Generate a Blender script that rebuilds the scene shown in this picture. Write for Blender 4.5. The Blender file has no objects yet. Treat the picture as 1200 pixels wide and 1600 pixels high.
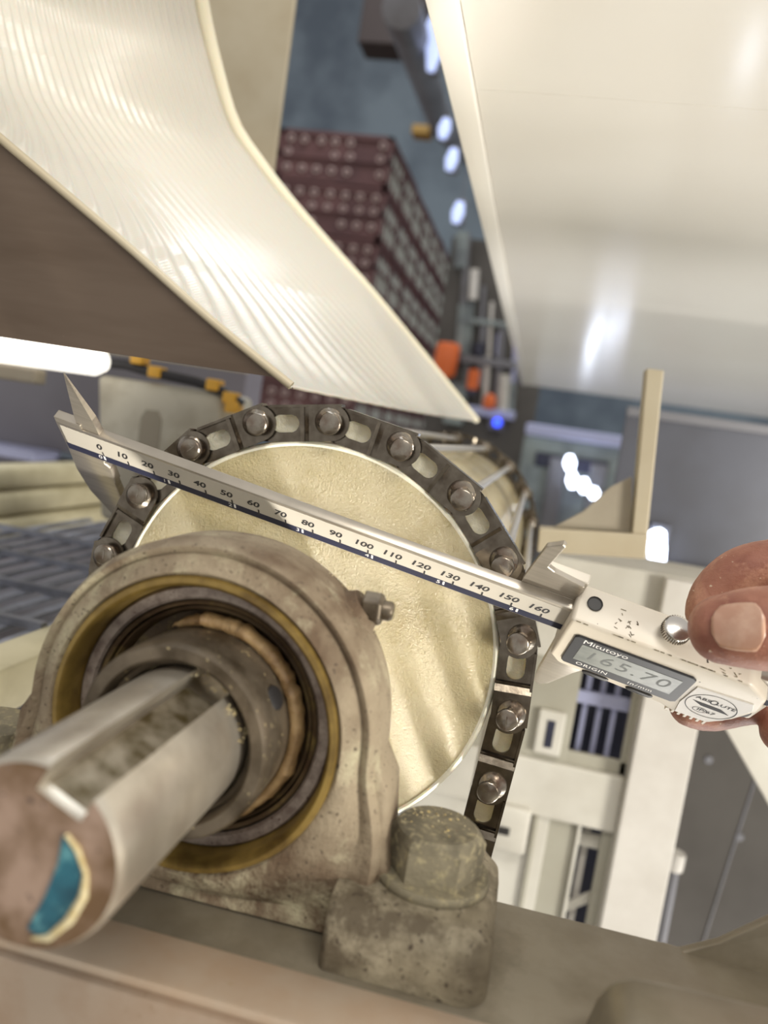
import bpy, bmesh, math, random
from mathutils import Matrix, Vector, noise as mnoise
random.seed(7)
S = 0.001                      # all dimensions below are millimetres
PI = math.pi
scene = bpy.context.scene
COL = scene.collection

# ------------------------------------------------------------------ camera
CAM = Vector((72.1, -271.7, 80.1))
RX = Vector((0.97108, 0.18796, 0.14721))        # camera right
RD = Vector((0.16404, -0.07729, -0.98342))      # camera down
RF = Vector((-0.17347, 0.97913, -0.10588))      # camera forward
cd = bpy.data.cameras.new('camera'); cam = bpy.data.objects.new('camera', cd); COL.objects.link(cam)
m = Matrix.Identity(4)
for i in range(3):
    m[i][0] = RX[i]; m[i][1] = -RD[i]; m[i][2] = -RF[i]; m[i][3] = CAM[i] * S
cam.matrix_world = m
cd.sensor_fit = 'VERTICAL'; cd.sensor_height = 24.0; cd.lens = 1250.3 * 24 / 1600
cd.clip_start = 0.005; cd.clip_end = 100
cd.dof.use_dof = True; cd.dof.focus_distance = 0.262; cd.dof.aperture_fstop = 6.2
scene.camera = cam

# ------------------------------------------------------------------ world, large lamps and an added fill light
w = bpy.data.worlds.new('hall_light'); scene.world = w; w.use_nodes = True
bg = w.node_tree.nodes['Background']; bg.inputs[0].default_value = (1.0, 0.968, 0.925, 1); bg.inputs[1].default_value = 0.62
def area(name, loc, target, size, power, col, sy=None):
    l = bpy.data.lights.new(name, 'AREA'); l.size = size; l.energy = power; l.color = col
    if sy: l.shape = 'RECTANGLE'; l.size_y = sy
    o = bpy.data.objects.new(name, l); COL.objects.link(o); o.location = loc
    o.rotation_euler = (Vector(target) - Vector(loc)).to_track_quat('-Z', 'Y').to_euler()
    return o
area('hall_lamp_light', (0.45, -0.95, 1.4), (0, 0.0, 0), 0.9, 16, (1.0, 0.95, 0.86), 0.25)
area('side_lamp_light', (1.0, -0.52, -0.03), (0.02, -0.05, -0.02), 0.3, 14, (1.0, 0.96, 0.86), 0.35)
area('pit_lamp_light', (0.26, -0.046, -0.40), (0.03, -0.012, -0.05), 0.06, 0.30, (1.0, 0.95, 0.84), 0.03).data.spread = math.radians(32)
area('plate_fill_light', (0.7, 0.6, -0.85), (0.5, 0.7, 0.25), 0.9, 14, (1.0, 0.975, 0.945), 0.9)  # fill added low down, aimed up to brighten the overhead plate's underside
area('aisle_lamp_light', (-0.3, 3.0, 4.5), (-0.6, 4.5, 0), 3.0, 150, (0.86, 0.93, 1.0), 1.0)
vs = scene.view_settings
vs.view_transform = 'Standard'; vs.look = 'None'; vs.exposure = 0.0; vs.gamma = 1.0; vs.use_curve_mapping = False

# ------------------------------------------------------------------ materials
def lin(c):
    r = []
    for v in c[:3]:
        v = v / 255.0
        r.append(v / 12.92 if v <= 0.04045 else ((v + 0.055) / 1.055) ** 2.4)
    return (*r, 1.0)
def mat(name, c, rough=0.5, metal=0.0, c2=None, ns=60.0, lo=0.4, hi=0.65, detail=4.0, speck=None, ss=900.0, st=(0.66, 0.72),
        bump=0.0, bs=500.0, bd=0.0003, sss=0.0, spec=0.5, coat=0.0, emit=0.0, stretch=None, alpha=1.0, trans=0.0, c3=None, n3=25.0, lo3=0.52, hi3=0.7, aniso=0.0):
    M = bpy.data.materials.new(name); M.use_nodes = True
    nt = M.node_tree; N = nt.nodes; L = nt.links; b = N['Principled BSDF']
    b.inputs['Base Color'].default_value = lin(c); b.inputs['Roughness'].default_value = rough; b.inputs['Metallic'].default_value = metal
    b.inputs['Specular IOR Level'].default_value = spec
    if coat: b.inputs['Coat Weight'].default_value = coat; b.inputs['Coat Roughness'].default_value = 0.1
    if sss:
        b.inputs['Subsurface Weight'].default_value = sss; b.inputs['Subsurface Radius'].default_value = (1, 0.7, 0.4); b.inputs['Subsurface Scale'].default_value = 0.006
    if emit: b.inputs['Emission Color'].default_value = lin(c); b.inputs['Emission Strength'].default_value = emit
    if trans: b.inputs['Transmission Weight'].default_value = trans
    tc = N.new('ShaderNodeTexCoord'); vec = tc.outputs['Object']
    if stretch:
        mp = N.new('ShaderNodeMapping'); mp.inputs['Scale'].default_value = stretch; L.new(vec, mp.inputs[0]); vec = mp.outputs[0]
    def nz(sc, dt, rg=0.6):
        n = N.new('ShaderNodeTexNoise'); n.inputs['Scale'].default_value = sc; n.inputs['Detail'].default_value = dt; n.inputs['Roughness'].default_value = rg
        L.new(vec, n.inputs['Vector']); return n.outputs['Fac']
    def ramp(f, a, d):
        r = N.new('ShaderNodeMapRange'); r.inputs[1].default_value = a; r.inputs[2].default_value = d; L.new(f, r.inputs[0]); return r.outputs[0]
    cur = None
    def mix(fac, colr):
        nonlocal cur
        x = N.new('ShaderNodeMix'); x.data_type = 'RGBA'; L.new(fac, x.inputs[0])
        if cur is None: x.inputs[6].default_value = lin(c)
        else: L.new(cur, x.inputs[6])
        x.inputs[7].default_value = lin(colr); cur = x.outputs[2]
    if c2: mix(ramp(nz(ns, detail), lo, hi), c2)
    if c3: mix(ramp(nz(n3, 6.0, 0.7), lo3, hi3), c3)
    if speck: mix(ramp(nz(ss, 2.0), *st), speck)
    if cur is not None: L.new(cur, b.inputs['Base Color'])
    if bump:
        bn = N.new('ShaderNodeBump'); bn.inputs['Strength'].default_value = bump; bn.inputs['Distance'].default_value = bd
        L.new(nz(bs, 5.0, 0.7), bn.inputs['Height']); L.new(bn.outputs[0], b.inputs['Normal'])
    return M

MAT = dict(
    drum=mat('cream_plastic', (218, 204, 166), 0.24, c2=(200, 184, 138), ns=16, lo=0.35, hi=0.65, sss=0.2, bump=1.0, bs=800, bd=0.0018, spec=0.6, c3=(184, 166, 116), n3=30),
    boltiron=mat('dull_green_grey_iron', (126, 118, 98), 0.75, c2=(86, 80, 66), ns=60, speck=(152, 142, 112), ss=420, st=(0.52, 0.7), bump=0.8, bs=600, bd=0.0006, spec=0.3),
    drum_edge=mat('scraped_plastic_edge', (236, 228, 205), 0.6, bump=0.8, bs=700, bd=0.0006, sss=0.3),
    cast=mat('dusty_cast_iron', (148, 134, 112), 0.72, c2=(94, 76, 58), ns=32, lo=0.42, hi=0.64, speck=(74, 62, 50), ss=900, st=(0.64, 0.7), bump=0.9, bs=650, bd=0.0007, c3=(176, 168, 140), n3=40, lo3=0.54, hi3=0.7, spec=0.35),
    cast_dark=mat('stained_cast_iron', (142, 132, 110), 0.72, c2=(88, 78, 62), ns=30, lo=0.44, hi=0.62, speck=(70, 60, 48), ss=600, st=(0.62, 0.68), bump=0.9, bs=600, bd=0.0006, c3=(160, 150, 128), n3=45, lo3=0.52, hi3=0.68, spec=0.35),
    brass=mat('oily_yellow_rim', (140, 116, 60), 0.38, metal=0.35, c2=(92, 72, 34), ns=70, bump=0.3, bs=500, spec=0.6),
    ringgrey=mat('mottled_ring_steel', (150, 138, 128), 0.42, metal=0.55, c2=(110, 96, 88), ns=240, speck=(86, 70, 60), ss=900, bump=0.3),
    seal=mat('brown_seal', (92, 76, 54), 0.42, metal=0.2, c2=(66, 50, 36), ns=90, c3=(120, 104, 62), n3=120),
    collar=mat('worn_steel_collar', (116, 105, 90), 0.36, metal=0.6, c2=(70, 60, 47), ns=70, speck=(196, 180, 140), ss=500, st=(0.66, 0.74), bump=0.4, bs=500),
    grease=mat('tan_grease', (150, 124, 86), 0.5, c2=(108, 82, 50), ns=130, bump=1.0, bs=260, bd=0.0008, sss=0.2),
    powder=mat('pale_powder_crumbs', (204, 192, 156), 0.9, c2=(180, 158, 104), ns=300, bump=0.8, bs=900),
    shaft=mat('ground_steel_shaft', (196, 188, 174), 0.33, metal=0.7, c2=(164, 154, 140), ns=45, speck=(214, 202, 168), ss=400, st=(0.7, 0.8), bump=0.12, bs=600),
    shaft_end=mat('stained_shaft_end', (158, 134, 118), 0.5, metal=0.25, c2=(104, 80, 56), ns=60, lo=0.44, hi=0.64, speck=(90, 74, 66), ss=380, st=(0.64, 0.7), bump=0.2),
    keyfloor=mat('keyway_steel', (150, 140, 122), 0.4, metal=0.5, c2=(84, 72, 44), ns=140, bump=0.3),
    teal=mat('teal_sticker', (38, 96, 112), 0.35, c2=(24, 66, 82), ns=160, c3=(96, 150, 156), n3=200),
    link=mat('stainless_link', (128, 120, 108), 0.2, metal=0.95, c2=(92, 83, 72), ns=90, bump=0.12, bs=260),
    pin=mat('welded_pin', (150, 143, 132), 0.24, metal=0.9, c2=(124, 108, 95), ns=160, bump=0.4, bs=330),
    rod=mat('bright_rod', (206, 202, 196), 0.3, metal=0.7),
    beam=mat('brushed_beam_steel', (138, 130, 114), 0.4, metal=0.45, c2=(124, 115, 98), ns=60, bump=0.12, bs=500, c3=(112, 104, 88), n3=20, lo3=0.6, hi3=0.72),
    bar=mat('pinkish_flat_bar', (172, 156, 138), 0.45, metal=0.2, c2=(168, 146, 124), ns=45, c3=(150, 126, 84), n3=40, lo3=0.66, hi3=0.74, bump=0.15, bs=500),
    barfront=mat('scratched_bar_front', (160, 143, 126), 0.5, metal=0.2, c2=(150, 128, 108), ns=50, c3=(116, 92, 62), n3=60, lo3=0.62, hi3=0.7, bump=0.2, bs=500),
    beige=mat('beige_steel', (178, 168, 146), 0.5, metal=0.15, c2=(170, 158, 134), ns=15),
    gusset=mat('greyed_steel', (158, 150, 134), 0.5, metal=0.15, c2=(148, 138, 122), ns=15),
    taupe=mat('dark_polished_sheet', (104, 90, 78), 0.32, metal=0.6, c2=(92, 78, 66), ns=9, bump=0.05, bs=900, stretch=(1, 1, 6), speck=(140, 126, 110), ss=900, st=(0.74, 0.8)),
    white=mat('white_gloss_plate', (238, 234, 225), 0.2, c2=(235, 230, 220), ns=4, spec=0.5, coat=0.1),
    whitepaint=mat('white_paint', (204, 201, 192), 0.45, c2=(190, 186, 176), ns=16),
    whitesteel=mat('white_satin_steel', (212, 208, 202), 0.35, c2=(198, 193, 186), ns=14, metal=0.1),
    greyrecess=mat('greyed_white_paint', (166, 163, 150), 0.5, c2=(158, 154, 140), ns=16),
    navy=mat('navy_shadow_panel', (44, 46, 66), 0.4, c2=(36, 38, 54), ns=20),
    bluebar=mat('bluish_bar', (168, 172, 204), 0.4),
    darksteel=mat('dark_blue_grey_steel', (96, 98, 108), 0.34, metal=0.3, c2=(84, 84, 90), ns=5, bump=0.02),
    darkpanel=mat('dark_grey_panel', (84, 80, 76), 0.38, metal=0.25, c2=(72, 68, 64), ns=6),
    calsteel=mat('satin_caliper_steel', (186, 178, 166), 0.3, metal=0.8, c2=(172, 164, 152), ns=40, stretch=(1, 12, 1), bump=0.04, bs=700),
    calface=mat('matt_scale_face', (176, 170, 160), 0.5, metal=0.15),
    stripe=mat('navy_scale_stripe', (32, 34, 54), 0.6, spec=0.25),
    ink=mat('black_scale_print', (28, 26, 30), 0.6),
    whiteink=mat('white_scale_print', (216, 214, 210), 0.6),
    calbody=mat('chipped_white_housing', (214, 206, 192), 0.36, c2=(204, 194, 178), ns=30, speck=(70, 64, 60), ss=260, st=(0.735, 0.745), spec=0.5),
    bezel=mat('charcoal_bezel', (44, 44, 47), 0.36, spec=0.4),
    lcd=mat('grey_lcd', (134, 137, 132), 0.25, c2=(106, 109, 106), ns=60, spec=0.4),
    lcdink=mat('faint_lcd_digits', (88, 91, 89), 0.5),
    sticker=mat('white_sticker', (218, 214, 208), 0.4),
    black=mat('black_rubber', (34, 32, 32), 0.5),
    chrome=mat('chrome_knob', (206, 202, 196), 0.2, metal=0.9),
    skin=mat('skin', (164, 112, 92), 0.46, c2=(134, 82, 68), ns=55, sss=0.18, bump=0.6, bs=480, bd=0.0006, c3=(184, 136, 112), n3=70, lo3=0.52, hi3=0.66, speck=(206, 184, 160), ss=480, st=(0.71, 0.75)),
    nail=mat('fingernail', (184, 140, 118), 0.28, c2=(200, 162, 140), ns=120, spec=0.6, sss=0.15),
    crate=mat('brown_crate', (96, 62, 60), 0.6, c2=(76, 46, 46), ns=4),
    jar=mat('pale_bottle', (186, 192, 182), 0.35, c2=(150, 156, 148), ns=5),
    cap=mat('pale_cap', (168, 146, 140), 0.4),
    wall=mat('hazy_wall', (118, 130, 140), 0.8, c2=(82, 92, 104), ns=0.7, lo=0.4, hi=0.6),
    floor=mat('pale_floor', (196, 193, 186), 0.5, c2=(182, 179, 172), ns=2),
    duct=mat('grey_duct', (124, 124, 130), 0.4, metal=0.3, c2=(96, 94, 96), ns=3),
    darkbrown=mat('dark_brown_beam', (52, 40, 36), 0.7),
    orange=mat('orange_paint', (212, 102, 44), 0.45),
    ochre=mat('dull_ochre_paint', (150, 116, 50), 0.6),
    yellow=mat('yellow_clip', (226, 172, 60), 0.4),
    machine=mat('grey_green_machine', (138, 148, 146), 0.45, c2=(98, 104, 108), ns=6),
    blue=mat('blue_lamp', (50, 80, 255), 0.4, emit=2.5),
    lamp=mat('cool_lamp', (225, 235, 255), 0.4, emit=9.0),
    lampsoft=mat('soft_cool_lamp', (190, 205, 250), 0.4, emit=0.95),
    lampwarm=mat('warm_tube', (255, 250, 238), 0.4, emit=1.6),
    cable=mat('black_cable', (38, 36, 40), 0.5),
    block=mat('cast_grey_block', (200, 195, 180), 0.55, c2=(166, 158, 140), ns=18),
    bluegrey=mat('blue_grey_panel', (118, 116, 124), 0.5, c2=(108, 104, 112), ns=3),
    cream_rail=mat('cream_rail', (206, 197, 164), 0.45, c2=(186, 176, 142), ns=20),
    wire=mat('grille_wire', (160, 164, 178), 0.35, metal=0.4, c2=(120, 122, 130), ns=30),
)
# woven liner: fine cross weave relief
def liner_material():
    M = bpy.data.materials.new('white_ribbed_liner'); M.use_nodes = True
    nt = M.node_tree; N = nt.nodes; L = nt.links; b = N['Principled BSDF']
    b.inputs['Base Color'].default_value = lin((200, 196, 186)); b.inputs['Roughness'].default_value = 0.28
    b.inputs['Subsurface Weight'].default_value = 0.2; b.inputs['Subsurface Scale'].default_value = 0.003
    at = N.new('ShaderNodeUVMap')
    wv = N.new('ShaderNodeTexWave'); wv.wave_type = 'BANDS'; wv.bands_direction = 'Y'; wv.inputs['Scale'].default_value = 46.0
    L.new(at.outputs[0], wv.inputs[0])
    bn = N.new('ShaderNodeBump'); bn.inputs['Strength'].default_value = 0.08; bn.inputs['Distance'].default_value = 0.0005
    L.new(wv.outputs[1], bn.inputs['Height']); L.new(bn.outputs[0], b.inputs['Normal'])
    return M
MAT['liner'] = liner_material()

# ------------------------------------------------------------------ mesh helpers (mm)
WM = {}
class MB:
    def __init__(s): s.v = []; s.f = []
    def add(s, vs, fs, M=None):
        o = len(s.v)
        s.v += [tuple(M @ Vector(p)) if M is not None else tuple(p) for p in vs]
        s.f += [tuple(i + o for i in f) for f in fs]
        return s
    def box(s, x0, x1, y0, y1, z0, z1, M=None):
        return s.add([(x0,y0,z0),(x1,y0,z0),(x1,y1,z0),(x0,y1,z0),(x0,y0,z1),(x1,y0,z1),(x1,y1,z1),(x0,y1,z1)],
                     [(0,3,2,1),(4,5,6,7),(0,1,5,4),(1,2,6,5),(2,3,7,6),(3,0,4,7)], M)
    def prism(s, poly, a, b, fn, M=None):
        """poly: list of 2D points; fn(p, h) -> 3D"""
        n = len(poly)
        vs = [fn(p, a) for p in poly] + [fn(p, b) for p in poly]
        fs = [tuple(range(n))[::-1], tuple(range(n, 2*n))] + [(i, (i+1) % n, n + (i+1) % n, n + i) for i in range(n)]
        return s.add(vs, fs, M)
    def rings(s, rings, cap0=True, cap1=True, M=None, closed=True):
        n = len(rings[0]); vs = [p for r in rings for p in r]; fs = []
        for k in range(len(rings) - 1):
            for i in range(n if closed else n - 1):
                j = (i + 1) % n
                fs.append((k*n+i, k*n+j, (k+1)*n+j, (k+1)*n+i))
        if cap0: fs.append(tuple(range(n))[::-1])
        if cap1: fs.append(tuple(range((len(rings)-1)*n, len(rings)*n)))
        return s.add(vs, fs, M)
    def lathe(s, prof, n=48, M=None, cap0=False, cap1=False):
        """prof: (r, h) ; axis = local Z"""
        return s.rings([[(r*math.cos(2*PI*i/n), r*math.sin(2*PI*i/n), h) for i in range(n)] for r, h in prof], cap0, cap1, M)
    def tube(s, path, rad, n=10, M=None):
        P = [Vector(p) for p in path]; R = rad if isinstance(rad, (list, tuple)) else [rad]*len(P)
        rg = []; up = None
        for i, p in enumerate(P):
            t = (P[min(i+1, len(P)-1)] - P[max(i-1, 0)]).normalized()
            if up is None:
                up = Vector((0,0,1)) if abs(t.z) < 0.9 else Vector((1,0,0))
            a = t.cross(up).normalized(); b = a.cross(t).normalized(); up = b
            rg.append([p + a*(R[i]*math.cos(2*PI*k/n)) + b*(R[i]*math.sin(2*PI*k/n)) for k in range(n)])
        return s.rings(rg, True, True, M)
    def build(s, name, m, parent=None, bevel=0.0, smooth=None, seg=2, world=True, kind=None):
        inv = Matrix.Identity(4)
        if parent is not None and world: inv = WM[parent.name].inverted()
        me = bpy.data.meshes.new(name)
        me.from_pydata([tuple((inv @ Vector(p)) * S) for p in s.v], [], s.f)
        bm = bmesh.new(); bm.from_mesh(me)
        bmesh.ops.recalc_face_normals(bm, faces=bm.faces)
        if bevel:
            bmesh.ops.remove_doubles(bm, verts=bm.verts, dist=1e-7)
            eds = [e for e in bm.edges if len(e.link_faces) == 2 and e.calc_face_angle(0) > 0.5]
            bmesh.ops.bevel(bm, geom=eds, offset=bevel*S, offset_type='OFFSET', segments=seg, profile=0.5, affect='EDGES', clamp_overlap=True)
        if smooth is not None:
            for f in bm.faces: f.smooth = True
            for e in bm.edges:
                if len(e.link_faces) == 2: e.smooth = e.calc_face_angle(0) < math.radians(smooth)
        bm.to_mesh(me); bm.free()
        me.materials.append(MAT[m])
        return link(name, me, parent, kind)
def link(name, me, parent=None, kind=None, M=None):
    o = bpy.data.objects.new(name, me); COL.objects.link(o)
    if parent is not None:
        o.parent = parent; WM[o.name] = WM[parent.name] @ M if M is not None else WM[parent.name]
    else: WM[o.name] = M.copy() if M is not None else Matrix.Identity(4)
    if M is not None:
        L = M.copy(); L.translation = L.translation * S; o.matrix_local = L
    if kind: o['kind'] = kind
    return o
def thing(name, label, cat, loc=(0,0,0), group=None, M=None):
    M = M or Matrix.Translation(Vector(loc))
    o = link(name, None, None, None, M)
    tag(o, label, cat, group); return o
def tag(o, label, cat, group=None):
    o['label'] = label; o['category'] = cat
    if group: o['group'] = group
    return o
def frame(o, x, y, z):
    M = Matrix.Identity(4)
    for i in range(3): M[i][0] = x[i]; M[i][1] = y[i]; M[i][2] = z[i]; M[i][3] = o[i]
    return M
YAX = lambda x=0, y=0, z=0: frame((x, y, z), (1,0,0), (0,0,-1), (0,1,0))    # local Z -> world Y
xz = lambda p, h: (p[0], h, p[1])
xy = lambda p, h: (p[0], p[1], h)
yz = lambda p, h: (h, p[0], p[1])
def rbox(x0, x1, y0, y1, z0, z1, M=None): return MB().box(x0, x1, y0, y1, z0, z1, M)
def text_mesh(body, size, shear=0.0, off=0.0, ext=0.0, spacing=1.0):
    cu = bpy.data.curves.new('print', 'FONT'); cu.body = body; cu.size = size * S; cu.shear = shear; cu.offset = off * S; cu.align_x = 'CENTER'; cu.align_y = 'CENTER'
    cu.space_character = spacing; cu.resolution_u = 3; cu.extrude = ext * S
    o = bpy.data.objects.new('print', cu); COL.objects.link(o)
    me = bpy.data.meshes.new_from_object(o.evaluated_get(bpy.context.evaluated_depsgraph_get()))
    bpy.data.objects.remove(o); bpy.data.curves.remove(cu)
    return me

# ================================================================== THE SETTING
def struct(name, mb, m, **k):
    o = mb.build(name, m, **k); o['kind'] = 'structure'; return o
struct('floor', rbox(-6000, 6000, -3000, 9500, -1010, -1000), 'floor')
struct('wall_back', rbox(-7000, 6000, 9000, 9100, -1000, 6500), 'wall')

# ================================================================== MOUNTING BEAM
beam = thing('mounting_beam', 'brushed steel beam under the bearing block running across the foreground', 'beam', (0, -80, -60))
rbox(-260, 320, -103.6, -54.2, -54, -46).build('top_plate', 'beam', beam, bevel=1.2, smooth=40)
rbox(-260, 320, -120.0, -103.9, -60, -45.4).build('flat_bar', 'bar', beam, bevel=0.9, smooth=40)
rbox(-260, 320, -122.5, -119.6, -140, -47.4).build('front_plate', 'barfront', beam, bevel=0.8, smooth=40)
rbox(-260, 320, -58, -54.6, -140, -54).build('rear_plate', 'beam', beam, bevel=0.5)
mk = MB()
for (x, z, l, a) in [(8, -56.5, 6, -0.1), (10.5, -55.5, 3.6, 1.3), (15.5, -58.5, 3.4, 1.2), (-3, -60.5, 9, -0.25), (-6, -62, 4, 1.2), (23, -57, 3, 0.9), (25, -57, 3, 0.9)]:
    M = Matrix.Translation((x, -122.6, z)) @ Matrix.Rotation(-a, 4, 'Y')
    mk.box(-l/2, l/2, -0.15, 0.3, -0.28, 0.28, M)
mk.build('stamped_mark', 'darkbrown', beam, kind='stuff')
# raised plate at the end of the beam and a small casting in front of it
pl = MB().prism([(126, -46), (131, -46.2), (140, -41), (152, -30.5), (200, -8), (240, -8), (240, -60), (126, -60)], -57.5, -54.2, xz).build('end_plate', 'beam', beam, bevel=0.8, smooth=40)
blk = thing('clamp_block', 'brownish rounded steel clamp block standing on the end of the beam', 'clamp', (140, -95, -46))
MB().prism([(101, -45.9), (102, -40), (103.5, -33), (106, -28.5), (110, -26.5), (118, -26), (240, -22), (240, -45.9)], -120, -103, xz).build('clamp_body', 'beam', blk, bevel=2.0, smooth=50)
rbox(108, 240, -124, -120.2, -45.9, -37).build('clamp_lip', 'bar', blk, bevel=1)

# ================================================================== PILLOW BLOCK BEARING
brg = thing('pillow_block_bearing', 'dusty cast iron pillow block bearing bolted to the steel beam', 'bearing', (0, -77, -46))
def hwid(z):
    t = min(max(-z / 24.0, 0), 1); t = t*t*(3-2*t); return 5.0*t
def outline(R, n=96, bottom=-45.9):
    pts = []
    for i in range(n):
        a = 2*PI*i/n; c, s_ = math.cos(a), math.sin(a); r = 5.0
        lo, hi = 1.0, 140.0
        for _ in range(40):
            r = (lo+hi)/2; x, z = r*c, r*s_
            inside = (x*x+z*z < R*R) if z >= 0 else (abs(x) < R + hwid(z) and z > bottom)
            if inside: lo = r
            else: hi = r
        pts.append((r*c, r*s_))
    return pts
n = 96
circ = lambda r: [(r*math.cos(2*PI*i/n), r*math.sin(2*PI*i/n)) for i in range(n)]
def ringat(pts, y): return [(p[0], y, p[1]) for p in pts]
of = outline(45.2); om = outline(46.6); orr = outline(44.5)
c0 = circ(37.7)
def mixr(t, y, a=c0, b=of): return [(a[i][0]*(1-t)+b[i][0]*t, y, a[i][1]*(1-t)+b[i][1]*t) for i in range(n)]
hb = MB()
hb.rings([ringat(circ(36.0), -60), ringat(circ(37.0), -84), ringat(circ(37.7), -90.6), mixr(0.12, -91.4), mixr(0.5, -90.0), mixr(0.7, -88.0), mixr(0.84, -89.2), mixr(0.95, -89.4), mixr(1.0, -88.2),
          ringat(om, -85), ringat(om, -78), ringat(om, -70), ringat(outline(45.8), -65), ringat(orr, -62), ringat(circ(36.0), -60)], False, False)
hb.build('housing', 'cast', brg, smooth=55)
for sx in (-1, 1):
    ft = MB()
    prof = [(-45.9, 0.0), (-42, 0.0), (-37, 0.35), (-33.5, 1.2), (-30.9, 4.5), (-30.4, 8)]
    rg = []
    for z, ins in prof:
        x0, x1, y0, y1 = 42.0, 81.4 - ins*0.75, -101.2 + ins, -52.8 - ins*0.4
        pts = []
        r = 7.0
        for cx, cy, a0 in ((x1-r, y0+r, -90), (x1-r*1.25, y1-r*1.25, 0), (x0+2, y1-2, 90), (x0+2, y0+2, 180)):
            rr = r if a0 == -90 else (r*1.25 if a0 == 0 else 2)
            for k in range(7):
                a = math.radians(a0 + 90*k/6); pts.append((sx*(cx + rr*math.cos(a)), cy + rr*math.sin(a), z))
        rg.append(pts)
    ft.rings(rg, True, True).build('mounting_foot', 'cast_dark', brg, smooth=50)
    # web between the arch and the foot
    MB().prism([(38, -45.9), (58, -45.9), (56, -38), (52.5, -24), (50.5, -8), (46, 0), (38, 0)], -86, -68, lambda p, h: (sx*p[0], h, p[1])).build('web', 'cast', brg, bevel=1.5, smooth=50)
    bolt = MB()
    hexr = lambda r, z: [(sx*63.5 + r*math.cos(PI/3*k + 0.35), -77 + r*math.sin(PI/3*k + 0.35), z) for k in range(6)]
    def chm(z, r, t):     # hexagon blended into its inscribed circle
        out = []
        for k in range(36):
            a = 0.06 + 2*PI*k/36; ap = r*math.cos(PI/6); q = ap / math.cos(((a - 0.35 + PI/6) % (PI/3)) - PI/6) if False else ap / math.cos(((a - 0.06) % (PI/3)) - PI/6)
            rr = q*(1-t) + min(q, ap*0.97)*t
            out.append((sx*63.5 + rr*math.cos(a), -77 + rr*math.sin(a), z))
        return out
    bolt.rings([chm(-28.2, 12.4, 0), chm(-19.4, 12.4, 0), chm(-17.6, 12.4, 0.8), chm(-17.0, 11.6, 1)])
    bo = bolt.build('bolt', 'boltiron', brg, smooth=25)
    MB().lathe([(0, -30.8), (14.4, -30.8), (14.9, -30.2), (14.9, -28.8), (14.4, -28.2), (0, -28.2)], 48, Matrix.Translation((sx*63.5, -77, 0))). build('washer', 'boltiron', bo, smooth=40)
# bore: rim, races, seal, collar
AX = YAX()
MB().lathe([(37.75, -90.8), (37.2, -92.0), (36.0, -92.2), (35.2, -91.4), (34.4, -84), (34.2, -81.5), (36.8, -81.5)], 96, AX).build('yellow_rim', 'brass', brg, smooth=45)
MB().lathe([(34.3, -80), (34.2, -84.0), (33.6, -84.6), (31.2, -84.6), (30.6, -84.0), (30.4, -80)], 96, AX).build('outer_race', 'ringgrey', brg, smooth=40)
MB().lathe([(30.5, -80), (30.3, -83.4), (29.8, -83.9), (29.1, -83.4), (28.9, -80.4), (28.6, -82.4), (28.0, -82.9), (27.4, -82.2), (26.8, -79), (22, -78)], 96, AX).build('seal', 'seal', brg, smooth=40)
MB().lathe([(23.6, -78), (23.9, -98), (23.7, -101.6), (22.9, -103.0), (20.2, -103.0), (19.4, -102.2), (18.9, -98.5), (17.6, -98.0), (17.4, -80)], 96, AX).build('locking_collar', 'collar', brg, smooth=40)
MB().lathe([(0, 0.25), (2.6, 0.25), (3.0, 0), (3.0, -1)], 20, frame((20.9, -92, 12.2), (0.2, 0.98, 0), (-0.49, 0.1, 0.86), (0.86, 0, 0.5)), True).build('set_screw', 'black', brg, smooth=40)
# grease squeezed out between collar and seal
gr = MB(); rg = []
for k in range(76):
    a = math.radians(118 - k*2.75); nn = mnoise.noise(Vector((k*0.23, 0, 0))); n2 = mnoise.noise(Vector((k*0.55, 5, 0)))
    taper = min(1, k/6, (75-k)/6); th = (2.6 + 1.1*nn)*taper + 0.15; r0 = 24.2 + 0.9*taper + 0.8*n2
    ring = []
    for q in range(10):
        b = 2*PI*q/10; rr = r0 + th*0.72*math.cos(b)*(1+0.25*mnoise.noise(Vector((k*0.9, q*1.3, 2)))); yy = -83.5 - (3.3+1.4*n2)*taper*math.sin(b)*0.9
        ring.append((rr*math.cos(a), yy, rr*math.sin(a)))
    rg.append(ring)
gr.rings(rg).build('grease_bead', 'grease', brg, smooth=60)
# grease fitting on the shoulder
ca, sa = math.cos(math.radians(43)), math.sin(math.radians(43))
GM = frame((ca*44, -70, sa*44), (-sa, 0, ca), (0, -1, 0), (ca, 0, sa))
fit = MB().lathe([(0, -2), (8.2, -2), (7.4, 0.6), (5.6, 3.4), (5.0, 4.6), (0, 4.6)], 28, GM).build('grease_fitting', 'cast', brg, smooth=45)
GN = GM @ Matrix.Translation((0.5, 0.6, 4)) @ Matrix.Rotation(-0.75, 4, 'Y')
MB().rings([[(r*math.cos(PI/3*k), r*math.sin(PI/3*k), h) for k in range(6)] for r, h in ((4.2, 0), (4.4, 0.6), (4.4, 4.6), (3.7, 5.4))], True, True, GN).build('fitting_hexagon', 'collar', fit, bevel=0.35)
MB().lathe([(0, 5), (2.6, 5), (2.6, 7.2), (2.1, 8), (0, 8)], 18, GN).build('fitting_nipple', 'collar', fit, smooth=40)
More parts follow.
